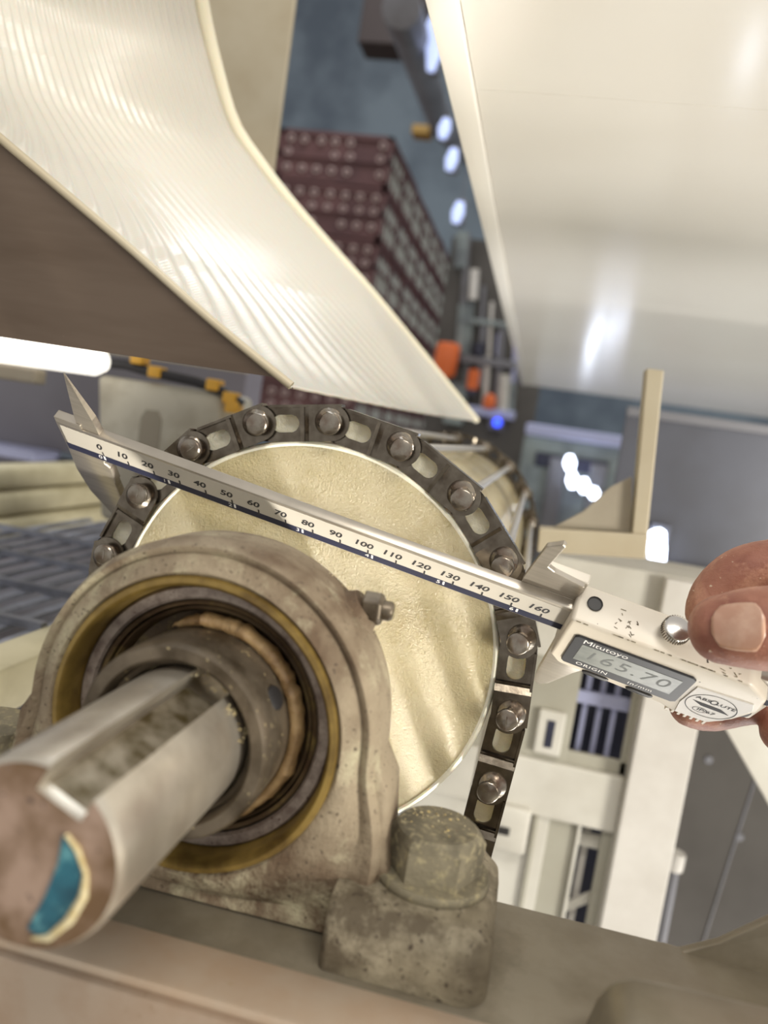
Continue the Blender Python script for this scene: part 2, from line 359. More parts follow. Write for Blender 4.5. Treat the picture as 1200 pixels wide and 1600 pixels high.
# powder crumbs lying on the casting
cr = MB()
for k in range(170):
    q = random.random()
    if q < 0.5:
        a = math.radians(random.gauss(45, 9)); R = 46.2; y = random.uniform(-84, -66); p = (R*math.cos(a), y, R*math.sin(a))
    elif q < 0.75:
        p = (63.5 + random.gauss(-3, 6), -77 + random.gauss(4, 4), -16.9)
        if abs(p[0]-63.5) > 10 or abs(p[1]+77) > 10: continue
    else:
        a = math.radians(random.uniform(5, 80)); p = (17.3*math.cos(a), random.uniform(-104, -97), 17.3*math.sin(a))
    r = random.uniform(0.15, 0.45)
    M = Matrix.Translation(p) @ Matrix.Rotation(random.random()*6, 4, 'X') @ Matrix.Rotation(random.random()*6, 4, 'Z')
    cr.add([(r*1.4,0,0),(-r*1.3,0,0),(0,r,0),(0,-r,0),(0,0,r*.8),(0,0,-r*.8)], [(0,2,4),(2,1,4),(1,3,4),(3,0,4),(2,0,5),(1,2,5),(3,1,5),(0,3,5)], M)
cr.build('powder_crumbs', 'powder', brg, kind='stuff', smooth=80)

# ================================================================== ROLLER (shaft + drum)
rol = thing('conveyor_roller', 'cream plastic conveyor drum on a bright keyed steel shaft', 'roller', (0, 0, -71))
KA = math.radians(66); kw = 4.9; kf = 11.6; RS = 17.0
def shaft_section(y, sc=1.0):
    pts = []; a0 = math.asin(kw/RS)
    N2 = 84
    for i in range(N2 + 1):
        a = KA + a0 + (2*PI - 2*a0)*i/N2
        pts.append((RS*sc*math.cos(a), y, RS*sc*math.sin(a)))
    ux, uz = math.cos(KA), math.sin(KA); vx, vz = -uz, ux
    for h, s_ in ((0.5, -1), (0.0, -1), (0.0, 1), (0.5, 1)):
        d = kf + (RS*math.cos(a0) - kf)*h
        pts.append((ux*d*sc + vx*kw*s_*sc, y, uz*d*sc + vz*kw*s_*sc))
    return pts
MB().rings([shaft_section(-155.4, 0.955), shaft_section(-154.2, 0.99), shaft_section(-153.4), shaft_section(-120), shaft_section(-60), shaft_section(470)], False, True).build('shaft', 'shaft', rol, smooth=35)
sh = MB(); sec = shaft_section(-155.45, 0.955); sh.add(sec, [tuple(range(len(sec)))]); se = sh.build('shaft_end_face', 'shaft_end', rol)
ux, uz = math.cos(KA), math.sin(KA); KM = frame((ux*(kf+0.05), 0, uz*(kf+0.05)), (uz, 0, -ux), (0, 1, 0), (ux, 0, uz))
MB().box(-4.4, 4.4, -153, -98, 0, 0.12, KM).build('keyway_floor', 'keyfloor', rol)
stk = [(6.0, 5.3), (5.7, 0.2), (4.0, -6.0), (1.4, -12.6), (3.4, -13.4), (5.6, -12.6), (8.6, -8.6), (10.3, -3.8), (10.0, 0.4), (8.2, 3.6)]
MB().prism(stk, -155.75, -155.5, xz).build('teal_sticker', 'teal', rol)
pw = MB().tube([(6.6, -155.7, 5.6), (9.0, -155.8, 3.6), (11.0, -155.8, -0.2), (11.0, -155.8, -4.2), (9.0, -155.8, -9), (5.6, -155.8, -13.1), (2.6, -155.8, -14.0)], [0.4, .5, .45, .8, 0.9, .7, .3], 6).build('powder_edge', 'powder', rol, smooth=80)
RD_ = 71.6
MB().lathe([(17, 0), (68.6, 0), (69.4, 0.1)], 160, AX).build('drum_face', 'drum', rol, smooth=30)
MB().lathe([(69.4, 0.1), (70.2, -0.2), (70.9, 0.3), (71.4, 1.2), (71.6, 2.4), (71.6, 3.0)], 160, AX).build('drum_rim', 'drum_edge', rol, smooth=40)
MB().lathe([(71.6, 3.0), (71.6, 448), (70.6, 450), (17, 450)], 128, AX).build('drum_barrel', 'drum', rol, smooth=40)

# ================================================================== MESH BELT
belt = thing('mesh_belt', 'stainless steel mesh belt with slotted edge links wrapped over the cream drum', 'belt', (0, 0, -85))
RP, PITCH = 78.4, 26.4
pins = []
nj = list(range(-5, 6))
wrap = [(RP*math.cos(math.radians(89 - 19.4*j)), RP*math.sin(math.radians(89 - 19.4*j)), math.radians(89 - 19.4*j)) for j in nj]
lft = []
x, z = wrap[0][0], wrap[0][1]
for k in range(3):
    x += 0.06*PITCH; z -= 0.998*PITCH; lft.append((x, z, PI))
rgt = []
x, z = wrap[-1][0], wrap[-1][1]
for k in range(4):
    x -= 0.085*PITCH; z -= 0.996*PITCH; rgt.append((x, z, math.radians(-5)))
pins = lft[::-1] + wrap + rgt          # ordered clockwise, from lower far side over the top
def link_mesh():
    bm = bmesh.new(); H = 6.3
    def yoff(t):
        k = min(max((t - 8.0) / 3.0, 0), 1); return -1.9*(1-k) + 0.0*k
    V = {}
    def vert(t, r):
        k = (round(t, 3), round(r, 3))
        if k not in V: V[k] = bm.verts.new((t, yoff(t), r))
        return V[k]
    # rounded end with pin
    arc = [(-H*math.cos(a), H*math.sin(a)) for a in [math.radians(-90 + 180*i/16) for i in range(17)]]
    bm.faces.new([vert(*p) for p in arc])
    ts = [0, 4, 8, 9.5, 11]
    for a, b in zip(ts[:-1], ts[1:]): bm.faces.new([vert(a, -H), vert(b, -H), vert(b, H), vert(a, H)])
    # slot zone 11..24
    N3 = 32; inner = []; outer = []
    cx0, cx1, rr = 15.2, 19.0, 3.1
    for i in range(N3):
        a = 2*PI*i/N3 + PI/N3; c, s_ = math.cos(a), math.sin(a)
        inner.append(((cx1 if c > 0 else cx0) + rr*c, rr*s_))
        hx, hz = 6.5, H
        k = min(hx/abs(c) if abs(c) > 1e-6 else 1e9, hz/abs(s_) if abs(s_) > 1e-6 else 1e9)
        outer.append((17.5 + c*k, s_*k))
    iv = [vert(*p) for p in inner]; ov = [vert(*p) for p in outer]
    for i in range(N3):
        j = (i+1) % N3; bm.faces.new([iv[i], ov[i], ov[j], iv[j]])
    for (cx, cz) in ((24, H), (24, -H), (11, H), (11, -H)):       # corners
        best = None
        for i in range(N3):
            j = (i+1) % N3
            p, q = outer[i], outer[j]
            if (abs(abs(p[1]) - H) < 1e-4) != (abs(abs(q[1]) - H) < 1e-4) and (p[0]-17.5)*(cx-17.5) > 0 and p[1]*cz > 0:
                bm.faces.new([ov[i], vert(cx, cz), ov[j]])
    bm.faces.new([vert(24, -H), vert(30.5, -H+1), vert(30.5, H-1), vert(24, H)])
    bmesh.ops.recalc_face_normals(bm, faces=bm.faces)
    bmesh.ops.solidify(bm, geom=bm.faces[:], thickness=1.1)
    mb = MB(); bm.verts.index_update()
    mb.add([v.co[:] for v in bm.verts], [tuple(v.index for v in f.verts) for f in bm.faces]); bm.free()
    # outer flange and the second strip behind
    mb.box(-3.5, 22.5, -1.2, 4.2, 5.6, 6.5)
    return mb
il = MB().box(-2, 25, 3.2, 4.2, -5.6, 5.2).build('inner_link', 'drum_edge', None); inner_me = il.data; bpy.data.objects.remove(il)
lm = link_mesh().build('link', 'link', None, bevel=0, smooth=30)
link_me = lm.data; bpy.data.objects.remove(lm)
pm = MB()
rgs = []
for t_, r_, y_, rad in ((1.0, 0.7, 0.3, 5.0), (0.9, 0.6, -0.7, 4.7), (1.2, 0.7, -1.5, 3.6), (0.4, 0.2, -2.6, 3.3), (-0.3, -0.4, -3.0, 3.9), (-0.4, -0.5, -3.8, 3.8), (-0.5, -0.5, -4.2, 3.3)):
    rgs.append([(t_ + rad*math.cos(2*PI*k/22), -1.9 + y_, r_ + rad*math.sin(2*PI*k/22)) for k in range(22)])
pm.rings(rgs, True, True); pm.box(-2.6, 1.0, -6.25, -5.95, -0.9, -0.5)
po = pm.build('pin_head', 'pin', None, smooth=42); pin_me = po.data; bpy.data.objects.remove(po)
ro = MB().tube([(0, 0.5, 0), (0, 446, 0)], 2.0, 8).build('cross_rod', 'rod', None, smooth=60); rod_me = ro.data; bpy.data.objects.remove(ro)
base = WM[belt.name].inverted()
def jit(k): return mnoise.noise(Vector((k*3.7, 1.1, 0)))
for k, (x, z, a) in enumerate(pins):
    M0 = None
    if k > 0:
        px, pz, pa = pins[k-1]
        t = Vector((px - x, 0, pz - z)); L = t.length; t.normalize(); r = Vector((-t.z, 0, t.x))
        if r.dot(Vector((math.cos(a), 0, math.sin(a)))) < 0: r = -r
        for y in (0.0, 436.0):
            link('link', link_me, belt, None, base @ frame((x, y, z), t, (0, 1, 0), r))
            if y == 0: link('inner_link', inner_me, belt, None, base @ frame((x, y, z), t, (0, 1, 0), r))
    else:
        t = Vector((0, 0, -1)); r = Vector((-1, 0, 0))
    for y in (0.0, 436.0):
        link('pin_head', pin_me, belt, None, base @ frame((x, y, z), t, (0, 1, 0), r) @ Matrix.Rotation(0.5*jit(k + y), 4, 'Y'))
    link('cross_rod', rod_me, belt, None, base @ Matrix.Translation((x, 0, z)))

# ================================================================== CALIPER
O_ = Vector((-74.274, -22.223, 62.396)); d_ = Vector((0.98415, 0.00853, -0.17713)).normalized(); w_ = Vector((-0.11567, 0.78798, -0.60474))
w_ = (w_ - d_*w_.dot(d_)).normalized(); nb = d_.cross(w_)            # nb points away from the face
CM = frame(O_, d_, w_, nb)
cal = thing('digital_caliper', 'steel digital caliper with white display housing gripping the belt across the drum', 'caliper', M=CM)
def cpart(mb, name, m, parent=cal, **k): return mb.build(name, m, parent, world=False, **k)
bm_ = cpart(MB().box(-15.8, 236, 0, 16, 0, 3.5), 'scale_beam', 'calsteel', bevel=0.25, smooth=40)
cpart(MB().box(-14.5, 235, 1.4, 15.4, -0.06, 0.0), 'scale_face', 'calface', bm_)
cpart(MB().box(-15.2, 235, 11.7, 15.4, -0.1, -0.05), 'scale_stripe', 'stripe', bm_)
tick = MB().box(-0.28, 0.28, 9.6, 12.6, -0.14, -0.08).build('scale_tick', 'ink', bm_, world=False)
for k in range(1, 17): link('scale_tick', tick.data, bm_, None, Matrix.Translation((k*10, 0, 0)))
def cprint(body, size, u, v, nn, m, parent, name='scale_numeral', **k):
    me = text_mesh(body, size, **k); me.materials.append(MAT[m])
    M = Matrix.Identity(4)
    M[1][1] = -1; M[2][2] = -1                                  # text up -> -w, facing the reader
    M[0][3], M[1][3], M[2][3] = u, v, nn
    return link(name, me, parent, None, M)
for k in range(17):
    cprint(str(k*10), 4.6, k*10 - (2.0 if k else 0.8), 6.9, -0.1, 'ink', bm_, shear=0.22, off=0.13)
itick = MB().box(-0.35, 0.35, 12.0, 14.2, -0.2, -0.12).build('inch_tick', 'whiteink', bm_, world=False)
for k in range(7):
    if k: link('inch_tick', itick.data, bm_, None, Matrix.Translation((k*25.4, 0, 0)))
    cprint(str(k), 3.0, k*25.4 - 1.9, 13.4, -0.14, 'whiteink', bm_, 'inch_numeral', shear=0.1)
# fixed jaws
JL = MB().prism([(-15.9, 14.5), (-16.8, 30), (-15.2, 44), (-9.5, 58), (-4.6, 65), (-1.8, 66.5), (-0.2, 60), (0, 40), (-0.7, 39.5), (-0.7, 30), (0, 29.5), (0, 20), (-1.6, 18.5), (-1.6, 14.5)], 0.1, 3.4, xy)
cpart(JL, 'fixed_jaw', 'calsteel', bevel=0.2, smooth=40)
cpart(MB().box(-15.8, -5.5, -2.4, 0.3, 0.1, 3.4), 'end_step', 'calsteel', bevel=0.3)
UL = MB(); UL.add([(-7.4,0.5,0.6),(1.0,0.5,0.6),(0.2,-7,0.9),(-7.0,-6.5,0.9),(-5.4,-26.5,2.6),(-7.4,0.5,3.4),(1.0,0.5,3.4),(0.2,-7,3.4),(-7.0,-6.5,3.4),(-5.6,-26.5,3.2)],
    [(0,1,2,3),(3,2,4),(5,8,7,6),(8,9,7),(0,5,6,1),(1,6,7,2),(2,7,9,4),(0,3,8,5),(3,4,9,8)])
cpart(UL, 'fixed_nib', 'calsteel')
# slider
sl = MB().prism([(167.6, -3.2), (222.5, -3.0), (230.0, 3.5), (231.5, 12), (228.5, 24), (224, 33.2), (212, 34.0), (207, 31.6), (171.2, 29.6), (167.6, 25)], -5.0, 8.6, xy)
sld = cpart(sl, 'slider_housing', 'calbody', bevel=1.3, smooth=40, seg=3)
cpart(MB().prism([(168.2, 29), (168.4, 40), (168.6, 56), (169.2, 64), (171.5, 66.5), (174.5, 62), (179.5, 46), (186, 30), (186, 26), (168.2, 20)], 0.4, 3.4, xy), 'moving_jaw', 'calsteel', bevel=0.2, smooth=40)
cpart(MB().prism([(150.2, 0.3), (150.4, -4), (152.6, -24), (156.6, -28.2), (157.6, -27.4), (155.6, -13.5), (158, -12), (168, -9.5), (168, 0.3)], 3.5, 5.2, xy), 'moving_nib', 'calsteel', bevel=0.2)
cpart(MB().box(155.8, 169, -9.8, -3.0, 5.0, 8.4), 'slider_arm', 'calbody', bevel=0.4)
cpart(MB().box(151, 168.4, -2.2, 16.6, -0.9, -0.15), 'scale_wiper', 'calsteel', bevel=0.1) if False else None
cpart(MB().lathe([(0, -0.05), (2.0, -0.05), (2.4, 0.12), (2.4, 0.5)], 24, frame((173.2, -3.3, 2.8), (1,0,0), (0,0,1), (0,-1,0)), True), 'screw_hole', 'black', sld)
bz = cpart(MB().prism([(171.3, 5.4), (172.4, 4.3), (208.2, 4.1), (209.6, 5.5), (210.0, 24.2), (208.8, 25.6), (172.6, 25.4), (171.5, 24.2)], -5.75, -4.9, xy), 'display_bezel', 'bezel', sld, bevel=0.25)
cpart(MB().box(174.6, 206.6, 8.4, 20.4, -5.85, -5.7), 'lcd_window', 'lcd', sld, bevel=0.08)
cprint('165.70', 9.0, 190.5, 14.4, -5.9, 'lcdink', sld, 'lcd_digits', shear=0.12, off=-0.05, spacing=1.15)
cprint('Mitutoyo', 3.9, 181.5, 6.3, -5.8, 'whiteink', sld, 'brand_print')
cprint('ORIGIN', 2.9, 181.5, 22.7, -5.8, 'whiteink', sld, 'button_print', spacing=1.1)
cprint('in/mm', 2.9, 197.8, 22.9, -5.8, 'whiteink', sld, 'button_print', spacing=1.15)
for u in (184.2, 199.2):
    cpart(MB().rings([[(u + (2.8 if math.cos(2*PI*k/28) > 0 else -2.8) + r*math.cos(2*PI*k/28), 28.3 + r*0.7*math.sin(2*PI*k/28), h) for k in range(28)] for r, h in ((1.75, -4.9), (1.75, -5.3), (1.3, -5.6))], True, True), 'push_button', 'black', sld, smooth=40)
# rating sticker panel
cpart(MB().prism([(211.4, 9.5), (228.0, 7.6), (229.6, 12), (226.2, 26), (223, 31.6), (212.6, 32.2), (211.2, 24)], -5.35, -4.9, xy), 'rating_sticker', 'sticker', sld, bevel=0.15)
def ell_ring(cx, cy, a, b, th):
    return MB().rings([[(cx + (a-q)*math.cos(2*PI*k/48), cy + (b-q)*math.sin(2*PI*k/48), -5.42) for k in range(48)] for q in (0, th)], False, False)
cpart(ell_ring(219.6, 19.4, 7.7, 8.8, 0.28), 'oval_print', 'ink', sld)
cprint('ABS', 2.7, 215.9, 15.8, -5.44, 'ink', sld, 'oval_print', off=0.03); cprint('LUTE', 2.7, 222.9, 15.8, -5.44, 'ink', sld, 'oval_print', off=0.03)
cpart(ell_ring(219.2, 15.6, 1.25, 1.7, 0.45), 'oval_print', 'ink', sld)
cpart(MB().prism([(213.6, 18.6), (222.5, 18.6), (225.8, 20.8), (217, 20.8)], -5.44, -5.36, xy), 'oval_print', 'ink', sld)
cprint('IP/67', 2.8, 219.8, 24.0, -5.44, 'ink', sld, 'oval_print', off=0.02)
cpart(ell_ring(217.9, 24.2, 2.3, 1.9, 0.22), 'oval_print', 'ink', sld)
tooth = MB().box(-0.4, 0.4, 33.4, 35.6, -4.6, 4.5).build('grip_tooth', 'calbody', sld, world=False)
tooth.matrix_local = Matrix.Translation((0.2106, 0, 0))
for k in range(1, 7): link('grip_tooth', tooth.data, sld, None, Matrix.Translation((210.6 + k*2.1, 0.0, 0)))
# lock screw with knurled rim, thumb roller
KM = frame((197.5, -3.3, 2.2), (1,0,0), (0,0,1), (0,-1,0))
kb = cpart(MB().lathe([(1.6, 0), (1.6, 1.6), (3.9, 1.7), (4.2, 2.1)] + [(4.2, 4.4), (3.9, 4.9), (3.2, 5.2), (0, 5.3)], 40, KM, True), 'lock_screw', 'chrome', smooth=35)
kn = MB()
for k in range(36):
    a = 2*PI*k/36; kn.box(4.1, 4.45, -0.16, 0.16, 2.2, 4.3, KM @ Matrix.Rotation(a, 4, 'Z'))
cpart(kn, 'knurl', 'collar', kb, kind='stuff')
cpart(MB().lathe([(0, -2.6), (4.4, -2.6), (4.8, -2.1), (4.8, 2.1), (4.4, 2.6), (0, 2.6)], 28, Matrix.Translation((229.5, 25.5, 2.0))), 'thumb_roller', 'black', smooth=40)
cpart(MB().box(218, 236, 17, 31, 0.5, 6.5), 'roller_carrier', 'calbody', bevel=1.0)
# scratches in the paint of the housing
sc = MB()
for k in range(16):
    u = 184 + random.uniform(-3.2, 3.2); nn = random.uniform(-3.6, 4.5)
    M = Matrix.Translation((u, -3.22, nn)) @ Matrix.Rotation(random.uniform(-1.2, 1.2), 4, 'Y')
    sc.box(-random.uniform(0.3, 1.0), random.uniform(0.2, 0.8), -0.06, 0.02, -0.1, 0.12, M)
for k in range(8):
    sc.box(0, random.uniform(0.5, 1.6), -0.06, 0.02, -0.12, 0.12, Matrix.Translation((212 + random.uniform(0, 7), -3.1, random.uniform(-4, 1))) @ Matrix.Rotation(random.uniform(-1, 1), 4, 'Y'))
for k in range(26):
    u = random.uniform(169, 221); sc.box(0, random.uniform(0.3, 1.6), -0.04, 0.25, -0.02, 0.25, Matrix.Translation((u, -3.0, -4.75)))
cpart(sc, 'paint_scratches', 'cast_dark', sld, kind='stuff')

# ================================================================== HAND
def hand():
    bm = bmesh.new()
    def capsule(path, n=20):
        mb = MB(); pts = [Vector(p[:3]) for p in path]; rad = [p[3] for p in path]
        # smooth the path with catmull-rom
        P = []; R = []
        for i in range(len(pts) - 1):
            p0 = pts[max(i-1, 0)]; p1 = pts[i]; p2 = pts[i+1]; p3 = pts[min(i+2, len(pts)-1)]
            for s_ in range(6):
                t = s_/6.0
                P.append(0.5*((2*p1) + (p2-p0)*t + (2*p0-5*p1+4*p2-p3)*t*t + (3*p1-p0-3*p2+p3)*t**3)); R.append(rad[i]*(1-t) + rad[i+1]*t)
        P.append(pts[-1]); R.append(rad[-1])
        t0 = (P[0]-P[1]).normalized(); r0 = R[0]
        cap = [(P[0] + t0*r0*math.sin(a)*0.9, r0*math.cos(a)) for a in (1.5, 1.3, 1.05, 0.75, 0.4)]
        P = [c[0] for c in cap] + P; R = [c[1] for c in cap] + R
        mb.tube(P, R, n); return mb
    fingers = [
        # thumb: tip first
        [(130.0,-38,38.0,9.8),(138,-40.5,40.5,11.6),(148,-43,43,11.9),(158,-45,44.5,11.2),(172,-44,43,11.8),(188,-36,34,14),(204,-20,20,17)],
        # index, curled behind the display housing
        [(136.0,2,35.0,8.4),(138,4,42,9.0),(144.5,3,50,9.6),(156,1,54,10.2),(168,-1,54,10.6),(186,-2,46,11.5),(206,0,36,13)],
        # middle, under the housing
        [(138.5,17,0.0,8.0),(146,19,0.5,8.8),(156,20,5,9.2),(172,17,12,10),(190,10,18,11),(206,4,24,13)],
        # ring
        [(166.0,6,0.5,8.0),(172,9,0.5,8.6),(182,10,3,9),(196,7,9,10.5),(208,4,16,12)],
        # little
        [(176,4,-16,7),(184,6,-14,7.6),(196,6,-6,9),(208,4,6,12)],
        # palm and wrist
        [(203,0,36,15),(212,2,28,19),(224,4,18,21),(246,4,10,22),(280,4,0,24)],
        [(204,-16,20,15),(214,-8,14,18),(226,0,8,20),(250,4,4,20)],
    ]
    mb = MB()
    for f in fingers:
        c = capsule(f); mb.add(c.v, c.f)
    me = bpy.data.meshes.new('hand_raw'); me.from_pydata([tuple(Vector(p)*S) for p in mb.v], [], mb.f)
    b2 = bmesh.new(); b2.from_mesh(me); bmesh.ops.recalc_face_normals(b2, faces=b2.faces); b2.to_mesh(me); b2.free()
    o = bpy.data.objects.new('hand_raw', me); COL.objects.link(o)
    r = o.modifiers.new('r', 'REMESH'); r.mode = 'VOXEL'; r.voxel_size = 0.0016; r.adaptivity = 0
    s_ = o.modifiers.new('s', 'SMOOTH'); s_.iterations = 4; s_.factor = 0.5
    out = bpy.data.meshes.new_from_object(o.evaluated_get(bpy.context.evaluated_depsgraph_get()))
    bpy.data.objects.remove(o)
    # skin creases across the thumb knuckle
    for v in out.vertices:
        p = v.co / S
        k = 0.0
        if p.y < -36 and 124 < p.x < 185:
            for cx in (160.0, 163.0, 166.5): k += math.exp(-((p.x - cx + 0.15*(p.z-42))/0.5)**2)*0.45
        k += 0.12*mnoise.noise(p*0.5)
        v.co -= v.normal * k * S
    for pl_ in out.polygons: pl_.use_smooth = True
    print('HAND', len(out.vertices))
    return out
person = thing('person', 'bare hand pinching the white display housing of the caliper', 'person', (205, 0, 20))
hm = hand(); hm.name = 'hand'; hm.materials.clear(); hm.materials.append(MAT['skin'])
off = Vector((205, 0, 20))*S
for v in hm.vertices: v.co -= off
link('hand', hm, person)
# thumb nail, a curved plate lying on the camera-facing side of the thumb
nm = MB(); rg = []
ctr = Vector((134.6, -39.4, 38.9)); ax = Vector((0.95, -0.27, 0.2)).normalized(); nrm = Vector((-0.22, -0.93, 0.28)); nrm = (nrm - ax*nrm.dot(ax)).normalized(); sd = ax.cross(nrm).normalized()
for i in range(13):
    u = -1 + 2*i/12; row = []
    hw = (1 - 0.20*abs(u)**3) * (0.42 if abs(u) > 0.99 else (0.80 if abs(u) > 0.8 else 1.0))
    for j in range(13):
        a = (-1 + 2*j/12) * 0.58 * hw
        R = 11.75 + (0.8 if u > 0 else 1.5)*u
        row.append(tuple(ctr + ax*(u*6.6) + nrm*(R*math.cos(a)) + sd*(R*math.sin(a))))
    rg.append(row)
nm.rings(rg, False, False, None, closed=False)
no = nm.build('thumb_nail', 'nail', person, smooth=80)
no.modifiers.new('t', 'SOLIDIFY').thickness = 0.0005

# ================================================================== RIBBED CHUTE
chute = thing('ribbed_chute', 'white ribbed fabric chute with cream rim and dark steel side above the drum', 'chute', (-60, 100, 90))
Fp = [(-262, -18, 241), (-204, -10, 205), (-138.3, 0.0, 163.4), (-87.4, 8, 131.5), (-53.2, 12, 109.2), (-20.0, 15.0, 89.6)]
Gp = [(-124, 88, 352), (-139.0, 125.0, 313.3), (-149.3, 165, 297.1), (-149.8, 190, 278.0), (-149.9, 228.0, 256.4), (-143, 255, 244.6), (-129.5, 290.0, 229.1), (-106.3, 340, 207.8), (-71.7, 395, 177.4), (11.3, 500.0, 98.0)]
def sample(pts, t):
    P = [Vector(p) for p in pts]; L = [0]
    for a, b in zip(P[:-1], P[1:]): L.append(L[-1] + (b-a).length)
    s_ = t*L[-1]
    for i in range(len(P)-1):
        if s_ <= L[i+1] or i == len(P)-2:
            u = (s_-L[i])/(L[i+1]-L[i]); p0 = P[max(i-1,0)]; p1 = P[i]; p2 = P[i+1]; p3 = P[min(i+2, len(P)-1)]
            return 0.5*((2*p1) + (p2-p0)*u + (2*p0-5*p1+4*p2-p3)*u*u + (3*p1-p0-3*p2+p3)*u**3)
def csurf(s_, t):
    f = sample(Fp, t); g = sample(Gp, t**0.9)
    p = f.lerp(g, s_)
    sag = 4*s_*(1-s_)*(14 + 10*(1-t))
    return p + Vector((-0.45, 0.55, -0.55))*sag*(1 - 0.85*t)
NS, NT, NR = 330, 260, 27
vs_ = []; uv_ = []
for j in range(NT+1):
    t = j/NT
    base_row = [csurf(i/40.0, t) for i in range(41)]
    for i in range(NS+1):
        s_ = i/NS
        k = min(int(s_*40), 39); u = s_*40 - k; p = base_row[k].lerp(base_row[k+1], u)
        q = 1 - (1 - s_)/(0.42 + 1.05*t)
        vs_.append((p, q, s_, t))
me_v = []
nrmz = []
for j in range(NT+1):
    for i in range(NS+1):
        a = vs_[j*(NS+1)+min(i+1, NS)][0] - vs_[j*(NS+1)+max(i-1, 0)][0]; b = vs_[min(j+1, NT)*(NS+1)+i][0] - vs_[max(j-1, 0)*(NS+1)+i][0]
        nv = a.cross(b).normalized(); nrmz.append(nv)
for k, (p, q, s_, t) in enumerate(vs_):
    amp = (1.5 - 0.95*s_)*min(1.0, s_/0.03)*min(1.0, (1-t)/0.08)
    me_v.append(tuple(p + nrmz[k]*amp*math.sin(2*PI*NR*q)))
cb = MB(); fs = []
for j in range(NT):
    for i in range(NS):
        a = j*(NS+1)+i; fs.append((a, a+1, a+NS+2, a+NS+1))
inv = WM[chute.name].inverted()
me = bpy.data.meshes.new('liner'); me.from_pydata([tuple((inv @ Vector(p))*S) for p in me_v], [], fs)
uvl = me.uv_layers.new(name='UVMap')
for lp in me.loops: _, q, s_, t = vs_[lp.vertex_index]; uvl.data[lp.index].uv = (s_, t)
for pl_ in me.polygons: pl_.use_smooth = True
me.materials.append(MAT['liner']); lo_ = link('liner', me, chute)
sm_ = lo_.modifiers.new('t', 'SOLIDIFY'); sm_.thickness = 0.0012; sm_.offset = 1
MB().tube([csurf(1.0, k/40) for k in range(41)], [4.2 - 1.4*k/40 for k in range(41)], 10).build('rim', 'cream_rim' if 'cream_rim' in MAT else 'drum_edge', chute, smooth=60)
# dark steel side under the front edge
fr = [csurf(0.0, k/30) for k in range(31)]
sp = MB(); ring0 = [(p.x, p.y + 1.2, p.z - 0.6) for p in fr]; low = [(p.x, p.y + 1.2, min(p.z - 0.6, 91.6 + 0.006*(p.x+20)) if p.z > 91 else p.z - 0.4) for p in fr]
nS = len(fr); vv = ring0 + [(a[0], a[1], 91.9) if a[2] > 92.2 else (a[0], a[1], a[2]-0.3) for a in ring0]
vb = [(a[0], a[1]+1.5, a[2]) for a in vv]
ff = []
for i in range(nS-1):
    ff += [(i, i+1, nS+i+1, nS+i), (2*nS+i, 3*nS+i, 3*nS+i+1, 2*nS+i+1), (nS+i, nS+i+1, 3*nS+i+1, 3*nS+i), (i, 2*nS+i, 2*nS+i+1, i+1)]
ff += [(0, nS, 3*nS, 2*nS), (nS-1, 3*nS-1, 4*nS-1, 2*nS-1)]
sp.add(vv + vb, ff).build('side_sheet', 'taupe', chute, smooth=30)
MB().tube([p + Vector((0, -0.4, 0)) for p in fr], 1.7, 10).build('front_lip', 'beige', chute, smooth=60)

post = tag(MB().box(-470, -205.5, 452, 458, 110, 700).build('support_plate', 'beige', None, bevel=1), 'upright beige steel plate standing behind the cream rim of the chute', 'plate')

# ================================================================== OVERHEAD PLATE
oh = thing('overhead_plate', 'large glossy white plate hanging over the conveyor', 'plate', (300, 1000, 250))
ys = [40, 139, 640, 1300, 2000]
for a, b in zip(ys[:-1], ys[1:]):
    rbox(13.5, 1100, a + 0.25, b - 0.25, 250, 258).build('sheet_panel', 'white', oh)
rbox(-0.5, 13.0, 40, 2000, 247.5, 262).build('edge_strip', 'white', oh, bevel=1.5, smooth=40)

# ================================================================== ANGLE BRACKET
bk = thing('angle_bracket', 'beige steel corner bracket with triangular gusset above the white frame', 'bracket', (130, 222, 27))
MB().prism([(125.6, 135), (135.2, 135), (143.8, 26), (135.4, 26)], 214, 230, xz).build('upright', 'beige', bk, bevel=0.8)
MB().prism([(82, 19.5), (144, 26), (143, 40.5), (81, 33.6)], 212, 232, xz).build('shelf', 'beige', bk, bevel=0.8)
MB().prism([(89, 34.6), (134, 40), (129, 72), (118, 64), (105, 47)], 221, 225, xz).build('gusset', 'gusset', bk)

# ================================================================== WHITE MACHINE FRAME (lower part of the view)
fm = thing('machine_frame', 'white painted machine frame with barred openings behind the belt', 'frame', (170, 335, -300))
MB().prism([(176.2, 3), (216.5, 3), (216.5, -420), (175.4, -420)], 318, 345, xz).build('column', 'whitesteel', fm, bevel=1.2)
MB().prism([(92, 4), (330, 5), (330, -215), (238, -100), (217, -84), (217, -70), (175, -70), (92, -72)], 330, 338, xz).build('upper_rail', 'whitepaint', fm, bevel=0.8)
rbox(92, 330, 338, 420, 0, 4).build('top_flange', 'whitepaint', fm, bevel=0.8)
